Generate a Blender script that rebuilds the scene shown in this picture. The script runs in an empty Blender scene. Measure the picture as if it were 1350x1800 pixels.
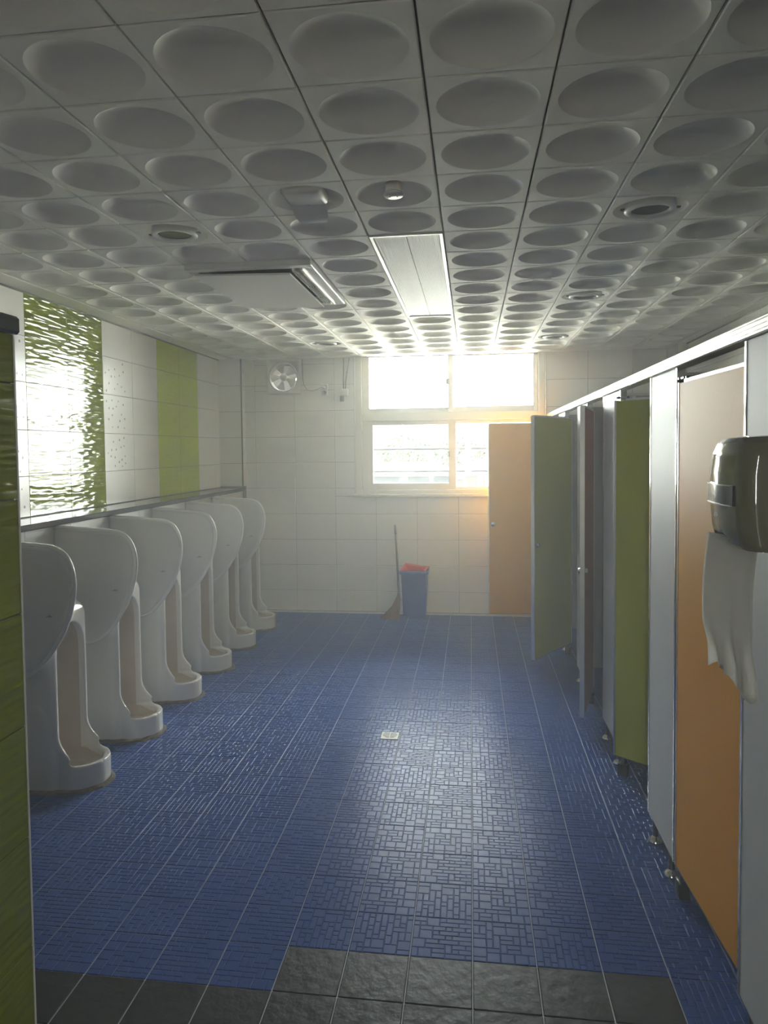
import bpy, bmesh, math, random
from mathutils import Vector, Matrix
random.seed(7)
S = bpy.context.scene
COL = S.collection

# ------------------------------------------------------------------ camera
F = 1272.0; PX, PY = 655.2, 847.5
CAM = Vector((0.0019, -2.2444, 1.6226))
R_ = Vector((0.99092128, 0.13400168, -0.01088895))
U_ = Vector((0.00480479, 0.04564345, 0.99894624))
W_ = Vector((-0.13435748, 0.9899294, -0.04458522))
cam = bpy.data.objects.new('camera', bpy.data.cameras.new('camera'))
COL.objects.link(cam)
cam.matrix_world = Matrix((
    (R_.x, U_.x, -W_.x, CAM.x), (R_.y, U_.y, -W_.y, CAM.y), (R_.z, U_.z, -W_.z, CAM.z), (0, 0, 0, 1)))
cam.data.sensor_fit = 'AUTO'; cam.data.sensor_width = 36.0
cam.data.lens = F / 1800 * 36.0
cam.data.shift_x = (675 - PX) / 1800; cam.data.shift_y = (PY - 900) / 1800
cam.data.clip_start = 0.05; cam.data.clip_end = 1500
S.camera = cam

# ------------------------------------------------------------------ world, sun, exposure
SKY = 9.0
world = bpy.data.worlds.new('sky'); S.world = world; world.use_nodes = True
wn = world.node_tree.nodes; wl = world.node_tree.links
bg = wn['Background']; bg.inputs['Strength'].default_value = SKY
tc = wn.new('ShaderNodeTexCoord'); sep = wn.new('ShaderNodeSeparateXYZ'); rmp = wn.new('ShaderNodeValToRGB')
wl.new(tc.outputs['Generated'], sep.inputs[0]); wl.new(sep.outputs['Z'], rmp.inputs[0])
rmp.color_ramp.elements[0].position = 0.0; rmp.color_ramp.elements[0].color = (1.0, 0.98, 0.94, 1)
rmp.color_ramp.elements[1].position = 0.7; rmp.color_ramp.elements[1].color = (0.93, 0.96, 1.0, 1)
wl.new(rmp.outputs[0], bg.inputs['Color'])
sun = bpy.data.objects.new('sun', bpy.data.lights.new('sun', 'SUN')); COL.objects.link(sun)
sun.data.energy = 60.0; sun.data.angle = 0.01; sun.data.color = (1.0, 0.95, 0.86)
sun.rotation_euler = (math.radians(10), math.radians(42), 0)     # from behind the building, lights the town outside
portal = bpy.data.objects.new('window_portal', bpy.data.lights.new('window_portal', 'AREA')); COL.objects.link(portal)
portal.data.shape = 'RECTANGLE'; portal.data.size = 1.9; portal.data.size_y = 1.5
portal.data.cycles.is_portal = True
portal.location = (-0.21, 5.13, 1.86); portal.rotation_euler = (math.radians(-90), 0, 0)

portal2 = bpy.data.objects.new('entrance_portal', bpy.data.lights.new('entrance_portal', 'AREA')); COL.objects.link(portal2)
portal2.data.shape = 'RECTANGLE'; portal2.data.size = 0.12; portal2.data.size_y = 2.05; portal2.data.cycles.is_portal = True
portal2.location = (-0.055, -3.21, 1.025); portal2.rotation_euler = (math.radians(90), 0, 0)  # samples fill daylight through the added door gap behind the camera

S.view_settings.view_transform = 'Standard'; S.view_settings.look = 'None'
S.view_settings.gamma = 1.0; S.view_settings.use_curve_mapping = False
S.view_settings.exposure = 2.4
S.cycles.max_bounces = 7; S.cycles.diffuse_bounces = 4; S.cycles.glossy_bounces = 4
S.cycles.transparent_max_bounces = 12; S.cycles.sample_clamp_indirect = 8.0
S.cycles.volume_bounces = 1; S.cycles.use_adaptive_sampling = True; S.cycles.adaptive_threshold = 0.035; S.cycles.caustics_reflective = False; S.cycles.caustics_refractive = False

# ------------------------------------------------------------------ room constants
XL, XLOW, XR = -2.51, -2.28, 1.92      # upper left wall, lower left wall, right wall
YF, YN = 4.896, -3.0                   # far (window) wall, wall behind the camera
ZC = 2.543                             # ceiling
XP = 0.735                             # front plane of the toilet stalls
CT = 0.3216; CX0, CY0 = -0.109, -0.403 # ceiling grid

# ------------------------------------------------------------------ helpers
def project(p):
    d = Vector(p) - CAM; z = d.dot(W_)
    if z < 0.05: return None
    return PX + F * d.dot(R_) / z, PY - F * d.dot(U_) / z, z

def tag(o, label=None, cat=None, group=None, kind=None):
    if label: o['label'] = label
    if cat: o['category'] = cat
    if group: o['group'] = group
    if kind: o['kind'] = kind
    return o

def thing(name, label, cat, loc=(0, 0, 0), rotz=0, group=None):
    o = bpy.data.objects.new(name, None); COL.objects.link(o)
    o.empty_display_size = 0.05
    o.location = loc; o.rotation_euler = (0, 0, rotz)
    return tag(o, label, cat, group)

def link(name, me, parent=None, loc=None, rot=None):
    o = bpy.data.objects.new(name, me); COL.objects.link(o)
    if parent: o.parent = parent
    if loc: o.location = loc
    if rot: o.rotation_euler = rot
    return o

class MB:
    def __init__(self): self.v = []; self.f = []; self.sm = []
    def add(self, vs, fs, smooth=False):
        n = len(self.v); self.v += [tuple(v) for v in vs]
        self.f += [tuple(i + n for i in f) for f in fs]; self.sm += [smooth] * len(fs)
        return self
    def box(self, x0, x1, y0, y1, z0, z1, b=0.0, seg=1):
        if b <= 0:
            return self.add([(x0,y0,z0),(x1,y0,z0),(x1,y1,z0),(x0,y1,z0),(x0,y0,z1),(x1,y0,z1),(x1,y1,z1),(x0,y1,z1)],
                [(0,3,2,1),(4,5,6,7),(0,1,5,4),(1,2,6,5),(2,3,7,6),(3,0,4,7)])
        bm = bmesh.new(); bmesh.ops.create_cube(bm, size=1)
        for v in bm.verts:
            v.co = ((x0+x1)/2 + v.co.x*(x1-x0), (y0+y1)/2 + v.co.y*(y1-y0), (z0+z1)/2 + v.co.z*(z1-z0))
        bmesh.ops.bevel(bm, geom=bm.edges[:], offset=b, segments=seg, affect='EDGES', profile=0.5)
        return self.bm(bm, seg > 1)
    def bm(self, bm, smooth=False):
        bm.verts.ensure_lookup_table(); bm.verts.index_update()
        self.add([v.co.copy() for v in bm.verts], [[v.index for v in f.verts] for f in bm.faces], smooth)
        bm.free(); return self
    def tube(self, pts, r, n=10, cap=True, smooth=True):
        pts = [Vector(p) for p in pts]; rings = []
        rr = r if isinstance(r, (list, tuple)) else [r] * len(pts)
        prev = None
        for i, p in enumerate(pts):
            t = (pts[min(i+1, len(pts)-1)] - pts[max(i-1, 0)]).normalized()
            if prev is None:
                a = Vector((0,0,1)) if abs(t.z) < 0.9 else Vector((1,0,0))
                u = t.cross(a).normalized()
            else:
                u = (prev - t * prev.dot(t)).normalized()
            prev = u; w = t.cross(u)
            rings.append([p + (u*math.cos(2*math.pi*k/n) + w*math.sin(2*math.pi*k/n)) * rr[i] for k in range(n)])
        vs = [v for ring in rings for v in ring]; fs = []
        for i in range(len(rings)-1):
            for k in range(n):
                fs.append((i*n+k, i*n+(k+1)%n, (i+1)*n+(k+1)%n, (i+1)*n+k))
        self.add(vs, fs, smooth)
        if cap:
            self.add(rings[0], [tuple(range(n))[::-1]]); self.add(rings[-1], [tuple(range(n))])
        return self
    def lathe(self, prof, c=(0,0,0), n=24, axis='z', smooth=True):
        vs = []; fs = []
        for r, h in prof:
            for k in range(n):
                a = 2*math.pi*k/n; x, y = r*math.cos(a), r*math.sin(a)
                p = {'z': (x, y, h), 'y': (x, h, y), 'x': (h, x, y)}[axis]
                vs.append((p[0]+c[0], p[1]+c[1], p[2]+c[2]))
        for i in range(len(prof)-1):
            for k in range(n):
                fs.append((i*n+k, i*n+(k+1)%n, (i+1)*n+(k+1)%n, (i+1)*n+k))
        return self.add(vs, fs, smooth)
    def prism(self, poly, a0, a1, axis='y'):
        n = len(poly)
        def mk(p, a): return {'y': (p[0], a, p[1]), 'z': (p[0], p[1], a), 'x': (a, p[0], p[1])}[axis]
        vs = [mk(p, a0) for p in poly] + [mk(p, a1) for p in poly]
        fs = [tuple(range(n))[::-1], tuple(range(n, 2*n))] + [(i, (i+1)%n, n+(i+1)%n, n+i) for i in range(n)]
        return self.add(vs, fs)
    def loft(self, rings, cap=True, smooth=True):
        n = len(rings[0]); vs = [p for r in rings for p in r]; fs = []
        for i in range(len(rings)-1):
            for k in range(n):
                fs.append((i*n+k, i*n+(k+1)%n, (i+1)*n+(k+1)%n, (i+1)*n+k))
        self.add(vs, fs, smooth)
        if cap:
            self.add(rings[0], [tuple(range(n))[::-1]]); self.add(rings[-1], [tuple(range(n))])
        return self
    def mesh(self, name, mat, fix=True):
        me = bpy.data.meshes.new(name); me.from_pydata(self.v, [], self.f)
        me.polygons.foreach_set('use_smooth', self.sm)
        if mat: me.materials.append(mat)
        if fix:
            bm = bmesh.new(); bm.from_mesh(me)
            bmesh.ops.remove_doubles(bm, verts=bm.verts[:], dist=1e-5)
            bmesh.ops.recalc_face_normals(bm, faces=bm.faces[:]); bm.to_mesh(me); bm.free()
        me.update(); return me
    def obj(self, name, mat, parent=None, loc=None, rot=None, fix=True):
        return link(name, self.mesh(name, mat, fix), parent, loc, rot)

def baked(ob, mat=None):
    """mesh of an object with its modifiers applied"""
    dg = bpy.context.evaluated_depsgraph_get(); dg.update()
    me = bpy.data.meshes.new_from_object(ob.evaluated_get(dg))
    if mat: me.materials.clear(); me.materials.append(mat)
    return me

def drop(*obs):
    for o in obs: bpy.data.objects.remove(o, do_unlink=True)

# ------------------------------------------------------------------ materials
def mat(name, col, rough=0.5, metal=0.0, spec=0.5, noise=0.0, nscale=8.0, bump=0.0, bscale=60.0, stretch=None, coat=0.0, rvar=0.0):
    m = bpy.data.materials.new(name); m.use_nodes = True
    nt = m.node_tree; N = nt.nodes; L = nt.links; b = N['Principled BSDF']
    b.inputs['Base Color'].default_value = (*col, 1); b.inputs['Roughness'].default_value = rough
    b.inputs['Metallic'].default_value = metal; b.inputs['Specular IOR Level'].default_value = spec
    b.inputs['Coat Weight'].default_value = coat; b.inputs['Coat Roughness'].default_value = 0.08
    co = N.new('ShaderNodeTexCoord'); mp = N.new('ShaderNodeMapping'); L.new(co.outputs['Object'], mp.inputs[0])
    geo = N.new('ShaderNodeObjectInfo')
    ad = N.new('ShaderNodeVectorMath'); ad.operation = 'ADD'
    sc = N.new('ShaderNodeVectorMath'); sc.operation = 'SCALE'; sc.inputs['Scale'].default_value = 0.37
    L.new(geo.outputs['Location'], sc.inputs[0]); L.new(mp.outputs[0], ad.inputs[0]); L.new(sc.outputs[0], ad.inputs[1])
    if stretch: mp.inputs['Scale'].default_value = stretch
    if noise > 0 or rvar > 0:
        t = N.new('ShaderNodeTexNoise'); t.inputs['Scale'].default_value = nscale; t.inputs['Detail'].default_value = 5
        L.new(ad.outputs[0], t.inputs['Vector'])
        if noise > 0:
            mx = N.new('ShaderNodeMix'); mx.data_type = 'RGBA'
            mx.inputs['A'].default_value = tuple(c*(1-noise) for c in col) + (1,)
            mx.inputs['B'].default_value = tuple(min(1, c*(1+noise)) for c in col) + (1,)
            L.new(t.outputs['Fac'], mx.inputs['Factor']); L.new(mx.outputs['Result'], b.inputs['Base Color'])
        if rvar > 0:
            mr = N.new('ShaderNodeMapRange'); mr.inputs['From Min'].default_value = 0.3; mr.inputs['From Max'].default_value = 0.7
            mr.inputs['To Min'].default_value = max(0.02, rough-rvar); mr.inputs['To Max'].default_value = rough+rvar
            L.new(t.outputs['Fac'], mr.inputs[0]); L.new(mr.outputs[0], b.inputs['Roughness'])
    if bump > 0:
        t2 = N.new('ShaderNodeTexNoise'); t2.inputs['Scale'].default_value = bscale; t2.inputs['Detail'].default_value = 4
        L.new(ad.outputs[0], t2.inputs['Vector'])
        bp = N.new('ShaderNodeBump'); bp.inputs['Strength'].default_value = bump; bp.inputs['Distance'].default_value = 0.004
        L.new(t2.outputs['Fac'], bp.inputs['Height']); L.new(bp.outputs[0], b.inputs['Normal'])
    return m

M = {}
M['white_tile'] = mat('white glazed wall tile', (0.80, 0.78, 0.74), 0.25, noise=0.03, nscale=3)
M['satin_tile'] = mat('white satin wall tile', (0.80, 0.78, 0.74), 0.35, noise=0.03, nscale=3, bump=0.05, bscale=40)
M['grout'] = mat('grey cement grout', (0.22, 0.21, 0.19), 0.9, noise=0.15, nscale=30)
M['dot_grey'] = mat('grey printed dot', (0.20, 0.19, 0.17), 0.3)
M['floor_blue'] = mat('blue relief floor tile', (0.042, 0.086, 0.27), 0.30, spec=0.06, noise=0.15, nscale=2.2)
M['floor_slate'] = mat('charcoal slate floor tile', (0.020, 0.020, 0.021), 0.45, spec=0.2, noise=0.25, nscale=9, bump=1.0, bscale=22)
M['floor_grout'] = mat('floor grout', (0.46, 0.47, 0.50), 0.85, noise=0.25, nscale=14)
M['ceiling_panel'] = mat('moulded off white ceiling panel', (0.82, 0.80, 0.75), 0.7, spec=0.3, noise=0.03, nscale=6)
M['ceiling_joint'] = mat('ceiling grid metal', (0.16, 0.155, 0.145), 0.5)
M['porcelain'] = mat('white porcelain', (0.76, 0.74, 0.70), 0.16, coat=0.2, noise=0.02, nscale=4)
M['porcelain_brown'] = mat('darker brownish porcelain', (0.60, 0.53, 0.46), 0.22, noise=0.12, nscale=9)
M['sealant'] = mat('dirty mortar', (0.16, 0.13, 0.10), 0.9, noise=0.4, nscale=40, bump=0.5, bscale=80)
M['screen_white'] = mat('matt grey white screen', (0.66, 0.65, 0.63), 0.38)
M['screen_rim'] = mat('glossy white screen rim', (0.78, 0.77, 0.74), 0.12)
M['mark'] = mat('grey maker mark', (0.16, 0.15, 0.15), 0.5)
M['granite'] = mat('dark grey polished granite', (0.07, 0.07, 0.075), 0.10, noise=0.5, nscale=120)
M['granite_black'] = mat('black granite cap', (0.02, 0.02, 0.022), 0.25, noise=0.4, nscale=120)
M['alu'] = mat('brushed aluminium', (0.72, 0.71, 0.68), 0.28, metal=1.0, noise=0.05, nscale=20, stretch=(1, .1, 1))
M['alu_polish'] = mat('polished aluminium edge', (0.75, 0.74, 0.70), 0.10, metal=1.0)
M['rail_grey'] = mat('weathered dark grey rail paint', (0.018, 0.018, 0.019), 0.6)
M['drain_steel'] = mat('worn drain steel', (0.42, 0.41, 0.38), 0.6, metal=0.6, noise=0.2, nscale=60)
M['steel_dark'] = mat('dark steel', (0.16, 0.16, 0.16), 0.3, metal=0.9)
M['chrome'] = mat('chrome', (0.7, 0.7, 0.7), 0.12, metal=1.0)
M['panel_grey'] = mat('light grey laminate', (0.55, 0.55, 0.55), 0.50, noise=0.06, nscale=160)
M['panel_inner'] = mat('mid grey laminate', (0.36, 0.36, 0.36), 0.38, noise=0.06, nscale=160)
M['door_orange'] = mat('orange speckled laminate', (0.78, 0.34, 0.006), 0.48, noise=0.10, nscale=220)
M['door_green'] = mat('olive green speckled laminate', (0.45, 0.48, 0.015), 0.48, noise=0.10, nscale=220)
M['door_red'] = mat('dusty red speckled laminate', (0.48, 0.17, 0.12), 0.48, noise=0.10, nscale=220)
M['pvc'] = mat('cream window pvc', (0.72, 0.70, 0.63), 0.35)
M['white_plastic'] = mat('white plastic', (0.72, 0.71, 0.68), 0.35)
M['grey_plastic'] = mat('grey plastic', (0.30, 0.30, 0.29), 0.4)
M['dark'] = mat('dark recess', (0.012, 0.012, 0.012), 0.8)
M['black_rubber'] = mat('black plastic', (0.018, 0.018, 0.02), 0.35)
M['disp_olive'] = mat('glossy smoke olive plastic', (0.20, 0.19, 0.13), 0.07, coat=0.6)
M['disp_band'] = mat('translucent grey window strip', (0.11, 0.115, 0.13), 0.18, noise=0.5, nscale=70)
M['paper'] = mat('white tissue paper', (0.88, 0.87, 0.84), 0.9, bump=0.1, bscale=120)
_n = M['paper'].node_tree; _b = _n.nodes['Principled BSDF']; _t = _n.nodes.new('ShaderNodeBsdfTranslucent'); _t.inputs['Color'].default_value = (.9,.89,.85,1)
_x = _n.nodes.new('ShaderNodeMixShader'); _x.inputs[0].default_value = 0.65
_n.links.new(_b.outputs[0], _x.inputs[1]); _n.links.new(_t.outputs[0], _x.inputs[2]); _n.links.new(_x.outputs[0], _n.nodes['Material Output'].inputs['Surface'])
M['bin_blue'] = mat('blue plastic', (0.055, 0.12, 0.42), 0.4)
M['bin_red'] = mat('red plastic', (0.62, 0.05, 0.035), 0.4)
M['broom_stick'] = mat('dull green painted stick', (0.12, 0.105, 0.06), 0.5, noise=0.3, nscale=15)
M['straw'] = mat('brown straw', (0.22, 0.12, 0.055), 0.8, noise=0.35, nscale=50)
M['lens'] = mat('downlight glass', (0.12, 0.12, 0.12), 0.08)
M['concrete'] = mat('grey concrete', (0.22, 0.215, 0.20), 0.85, noise=0.1, nscale=3)
M['plain_wall'] = mat('painted plaster', (0.55, 0.54, 0.52), 0.7)

# green tile with pressed horizontal waves
def wave_tile(name, col, strength, ax):
    m = bpy.data.materials.new(name); m.use_nodes = True
    nt = m.node_tree; N = nt.nodes; L = nt.links; b = N['Principled BSDF']
    b.inputs['Base Color'].default_value = (*col, 1); b.inputs['Roughness'].default_value = 0.07
    b.inputs['Coat Weight'].default_value = 0.3
    g = N.new('ShaderNodeNewGeometry'); mp = N.new('ShaderNodeMapping'); L.new(g.outputs['Position'], mp.inputs[0])
    mp.inputs['Scale'].default_value = (9, 9, 62)
    t = N.new('ShaderNodeTexNoise'); t.inputs['Scale'].default_value = 1.0; t.inputs['Detail'].default_value = 0.0
    t.inputs['Distortion'].default_value = 0.3
    L.new(mp.outputs[0], t.inputs['Vector'])
    bp = N.new('ShaderNodeBump'); bp.inputs['Strength'].default_value = 1.0; bp.inputs['Distance'].default_value = strength
    L.new(t.outputs['Fac'], bp.inputs['Height']); L.new(bp.outputs[0], b.inputs['Normal'])
    return m
M['wave_green'] = wave_tile('glossy olive green wave tile', (0.22, 0.26, 0.008), 0.0048, 'y')
M['flat_green'] = wave_tile('lime green rippled tile', (0.50, 0.60, 0.008), 0.0020, 'y')

def glass(name, tint, refl=0.06):
    m = bpy.data.materials.new(name); m.use_nodes = True
    nt = m.node_tree; N = nt.nodes; L = nt.links; N.clear()
    o = N.new('ShaderNodeOutputMaterial'); t = N.new('ShaderNodeBsdfTransparent'); g = N.new('ShaderNodeBsdfGlossy')
    t.inputs['Color'].default_value = (*tint, 1); g.inputs['Roughness'].default_value = 0.02
    fr = N.new('ShaderNodeFresnel'); fr.inputs['IOR'].default_value = 1.45
    mx = N.new('ShaderNodeMixShader'); L.new(fr.outputs[0], mx.inputs[0]); L.new(t.outputs[0], mx.inputs[1]); L.new(g.outputs[0], mx.inputs[2])
    L.new(mx.outputs[0], o.inputs['Surface']); return m
M['glass'] = glass('window glass', (0.90, 0.94, 0.93))
# ribbed acrylic lamp cover
def ribbed():
    m = mat('ribbed acrylic diffuser', (0.70, 0.70, 0.66), 0.55)
    nt = m.node_tree; N = nt.nodes; L = nt.links; b = N['Principled BSDF']
    co = N.new('ShaderNodeTexCoord'); w = N.new('ShaderNodeTexWave'); w.bands_direction = 'X'
    w.inputs['Scale'].default_value = 40.0
    L.new(co.outputs['Object'], w.inputs['Vector'])
    bp = N.new('ShaderNodeBump'); bp.inputs['Strength'].default_value = 0.6; bp.inputs['Distance'].default_value = 0.002
    L.new(w.outputs['Fac'], bp.inputs['Height']); L.new(bp.outputs[0], b.inputs['Normal'])
    return m
M['ribbed'] = ribbed()

# ------------------------------------------------------------------ structure: floor
floor = MB().box(XL-.15, XR+.15, YN-.15, YF+.15, -0.12, -0.0030).obj('floor', M['floor_grout'])
tag(floor, kind='structure')

def relief_tile_mesh(name, seed):
    rnd = random.Random(seed); n = 9; T = 0.197; h = T/2; mb = MB(); c = T / n
    base = -0.0017
    occ = [[False]*n for _ in range(n)]
    for j in range(n):
        for i in range(n):
            if occ[j][i]: continue
            opts = [(1,1),(1,2),(2,1),(2,2),(2,2),(1,3),(3,1),(1,2),(2,1)]; rnd.shuffle(opts)
            for a, b in opts + [(1,1)]:
                if i+a <= n and j+b <= n and all(not occ[j+q][i+p] for p in range(a) for q in range(b)): break
            for p in range(a):
                for q in range(b): occ[j+q][i+p] = True
            g0, g1 = 0.0005, 0.0027
            x0, x1, y0, y1 = -h+i*c, -h+(i+a)*c, -h+j*c, -h+(j+b)*c
            z = rnd.uniform(-0.0004, 0.0)
            mb.add([(x0+g0,y0+g0,base),(x1-g0,y0+g0,base),(x1-g0,y1-g0,base),(x0+g0,y1-g0,base),
                    (x0+g1,y0+g1,z),(x1-g1,y0+g1,z),(x1-g1,y1-g1,z),(x0+g1,y1-g1,z)],
                   [(4,5,6,7),(0,1,5,4),(1,2,6,5),(2,3,7,6),(3,0,4,7)])
    mb.add([(-h,-h,base),(h,-h,base),(h,h,base),(-h,h,base),(-h,-h,-.006),(h,-h,-.006),(h,h,-.006),(-h,h,-.006)],
           [(0,1,2,3),(0,4,5,1),(1,5,6,2),(2,6,7,3),(3,7,4,0)])
    me = mb.mesh(name, M['floor_blue'], fix=False); return me
blue_meshes = [relief_tile_mesh('floor_tile', s) for s in (3, 11)]
slate_mesh = MB().box(-.098, .098, -.098, .098, -.008, 0.0004, b=0.002).mesh('slate_tile', M['floor_slate'])

spots = []
for i in range(-12, 10):
    for j in range(-14, 25):
        x, y = (i+.5)*.2, (j+.5)*.2
        x0, x1 = i*.2, (i+1)*.2
        if x1 < XLOW - 0.15 or x0 > XR: continue
        if y > YF - 0.03: continue
        black = (x > -.6 and x < .6 and y < 0) or (x < -.6 and y < -.2)
        q = [project((x+a, y+b, 0)) for a, b in ((-.1,-.1),(.1,-.1),(.1,.1),(-.1,.1))]
        area = -1
        if all(q):
            poly = [(min(max(p[0],0),1350), min(max(p[1],0),1800)) for p in q]
            area = abs(sum(poly[k][0]*poly[(k+1)%4][1]-poly[(k+1)%4][0]*poly[k][1] for k in range(4)))/2
            if x > XP: area *= 0.05
            if y < 0.9 and x < -1.3: area *= 0.1
        spots.append((area, x, y, black))
spots.sort(reverse=True)
rest_b = MB(); rest_s = MB()
nb = ns = 0
rt = random.Random(5)
for area, x, y, black in spots:
    k = rt.randrange(2); r = rt.randrange(4)*math.pi/2; dz = rt.uniform(-.0004, .0003)
    if black:
        if area > 0 and ns < 60: link('slate_tile', slate_mesh, floor, (x, y, dz), (0,0,r)); ns += 1
        else: rest_s.box(x-.098, x+.098, y-.098, y+.098, -.008, 0.0004, b=0)
    elif area > 0 and nb < 296:
        link('floor_tile', blue_meshes[k], floor, (x, y, dz), (0,0,r)); nb += 1
    else:
        me = blue_meshes[k]; c, s = round(math.cos(r)), round(math.sin(r))
        rest_b.add([(x+c*v.co.x-s*v.co.y, y+s*v.co.x+c*v.co.y, v.co.z+dz) for v in me.vertices], [tuple(p.vertices) for p in me.polygons])
tag(rest_b.obj('far_floor_tiles', M['floor_blue'], floor, fix=False), kind='stuff')
tag(rest_s.obj('near_slate_tiles', M['floor_slate'], floor), kind='stuff')

# ------------------------------------------------------------------ structure: ceiling
ceil = MB().box(XL-.15, XR+.15, YN-.15, YF+.15, ZC+0.075, ZC+0.22).obj('ceiling', M['ceiling_joint'])
tag(ceil, kind='structure')
def dish_mesh():
    mb = MB(); n = 32; h = CT/2 - 0.0030; R = 0.137; D = 0.042
    def sq(a, s):
        c, d = math.cos(a), math.sin(a); m = max(abs(c), abs(d)); return (s*c/m, s*d/m)
    A = [2*math.pi*(k+.5)/n if False else 2*math.pi*k/n for k in range(n)]
    rings = [[(*sq(a, h), 0.012) for a in A], [(*sq(a, h), 0.003) for a in A], [(*sq(a, h-.003), 0.0) for a in A],
             [(R*1.012*math.cos(a), R*1.012*math.sin(a), 0.0) for a in A]]
    mb.loft(rings, cap=False, smooth=False)
    prof = [(1.012, 0.0), (1.0, 0.0012), (0.985, 0.0035)] + [(t, .0035+(D-.0035)*(1-(t/.985)**3.2)) for t in (.94,.88,.80,.70,.58,.44,.28,.12)]
    rr = [[(R*t*math.cos(a), R*t*math.sin(a), z) for a in A] for t, z in prof]
    mb.loft(rr, cap=False, smooth=True)
    mb.add(rr[-1], [tuple(range(n))], True)
    bm = bmesh.new(); me = mb.mesh('ceiling_panel', M['ceiling_panel'])
    return me
dish = dish_mesh()
flipme = [p for p in dish.polygons][:1]
skip = set()
for j in range(4, 10): skip.add((-1, j))                 # ceiling lamp
for j in range(5, 8): skip.add((-4, j)); skip.add((-3, j))   # air conditioner
rc = random.Random(2)
for i in range(-7, 6):
    for j in range(-6, 16):
        if (i, j) in skip: continue
        link('ceiling_panel', dish, ceil, (CX0+(i+.5)*CT, CY0+(j+.5)*CT, ZC+rc.uniform(-.0006,.0006)), (0,0,rc.randrange(4)*math.pi/2))
# plain edge strips along the walls and the plain ceiling behind the camera
xa, xb = CX0-7*CT, CX0+6*CT; ya, yb = CY0-6*CT, CY0+16*CT
MB().box(XL, xa-.002, ya, YF, ZC-.002, ZC+.02).obj('edge_strip', M['ceiling_panel'], ceil)
MB().box(xb+.002, XR, ya, YF, ZC-.002, ZC+.02).obj('edge_strip', M['ceiling_panel'], ceil)
MB().box(xa, xb, yb+.002, YF, ZC-.001, ZC+.02).obj('edge_strip', M['ceiling_panel'], ceil)
MB().box(XL, XR, YN, ya-.002, ZC-.001, ZC+.02).obj('plain_board', M['ceiling_panel'], ceil)
# shadow-gap metal angle along the walls
for a in ((XL, XL+.012, -1.5, YF), (XR-.012, XR, -1.5, YF)):
    MB().box(*a, ZC-.012, ZC-.002).obj('wall_angle', M['ceiling_joint'], ceil)

# ------------------------------------------------------------------ structure: walls
def cut(rects, hole):
    out = []
    hx0, hx1, hz0, hz1 = hole
    for x0, x1, z0, z1 in rects:
        if hx0 >= x1 or hx1 <= x0 or hz0 >= z1 or hz1 <= z0: out.append((x0,x1,z0,z1)); continue
        if z0 < hz0: out.append((x0,x1,z0,hz0))
        if z1 > hz1: out.append((x0,x1,hz1,z1))
        a, b = max(z0,hz0), min(z1,hz1)
        if x0 < hx0: out.append((x0,hx0,a,b))
        if x1 > hx1: out.append((hx1,x1,a,b))
    return out

WIN = (-1.13, 0.71, 1.16, 2.62)
FAN = (-1.985, -1.725, 2.225, 2.485)
wf = MB()
for r in cut(cut([(XL-.15, XR+.15, -.1, ZC+.2)], WIN), FAN):
    wf.box(r[0], r[1], YF, YF+.2, r[2], r[3])
wall_far = tag(wf.obj('wall_far', M['grout']), kind='structure')
tile_cache = {}
def tile_mesh(w, h, m, axis, t=0.006):
    key = (round(w,3), round(h,3), m, axis)
    if key not in tile_cache:
        g = 0.0013; mb = MB()
        if axis == 'y': mb.box(-w/2+g, w/2-g, -t, 0, -h/2+g, h/2-g, b=0.0012)
        elif axis == '+x': mb.box(0, t, -w/2+g, w/2-g, -h/2+g, h/2-g, b=0.0012)
        else: mb.box(-t, 0, -w/2+g, w/2-g, -h/2+g, h/2-g, b=0.0012)
        tile_cache[key] = mb.mesh('wall_tile', M[m])
    return tile_cache[key]
ROWS = [0.0, .208] + [.208+.2587*k for k in range(1, 9)] + [ZC+.03]
def fill(edges_a, edges_z, holes):
    out = []
    for i in range(len(edges_a)-1):
        for j in range(len(edges_z)-1):
            rr = [(edges_a[i], edges_a[i+1], edges_z[j], edges_z[j+1])]
            for h in holes: rr = cut(rr, h)
            for r in rr:
                if r[1]-r[0] > .012 and r[3]-r[2] > .012: out.append((r, i, j))
    return out
colx = [-2.27+.0] + [-2.163+.409*k for k in range(0, 10)] + [XR]
for (x0,x1,z0,z1), i, j in fill(colx, ROWS, [WIN, FAN]):
    link('wall_tile', tile_mesh(x1-x0, z1-z0, 'white_tile', 'y'), wall_far, ((x0+x1)/2, YF, (z0+z1)/2))

# boxed pipe chases in both far corners
pc = tag(MB().box(XL-.05, -2.27, 4.786, YF-.001, 0.0, ZC+.03).obj('trim_1', M['grout']), kind='structure')
for (x0,x1,z0,z1), i, j in fill([XL, -2.27], [1.27]+ROWS[6:], []):
    link('wall_tile', tile_mesh(x1-x0, z1-z0, 'white_tile', 'y'), pc, ((x0+x1)/2, 4.786, (z0+z1)/2))
    link('wall_tile', tile_mesh(.098, z1-z0, 'white_tile', '+x'), pc, (-2.27, 4.837, (z0+z1)/2))
MB().box(-2.274, -2.262, 4.776, 4.786, 1.27, ZC).obj('corner_bead', M['ceiling_joint'], pc)
pc2 = tag(MB().box(1.83, XR, 4.55, YF-.001, 0, ZC+.03).obj('trim_2', M['grout']), kind='structure')
for (x0,x1,z0,z1), i, j in fill([1.83, XR], ROWS, []):
    link('wall_tile', tile_mesh(x1-x0, z1-z0, 'white_tile', 'y'), pc2, ((x0+x1)/2, 4.55, (z0+z1)/2))
for (y0,y1,z0,z1), i, j in fill([4.55, 4.885], ROWS, []):
    link('wall_tile', tile_mesh(y1-y0, z1-z0, 'white_tile', '-x'), pc2, (1.83, (y0+y1)/2, (z0+z1)/2))

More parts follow.
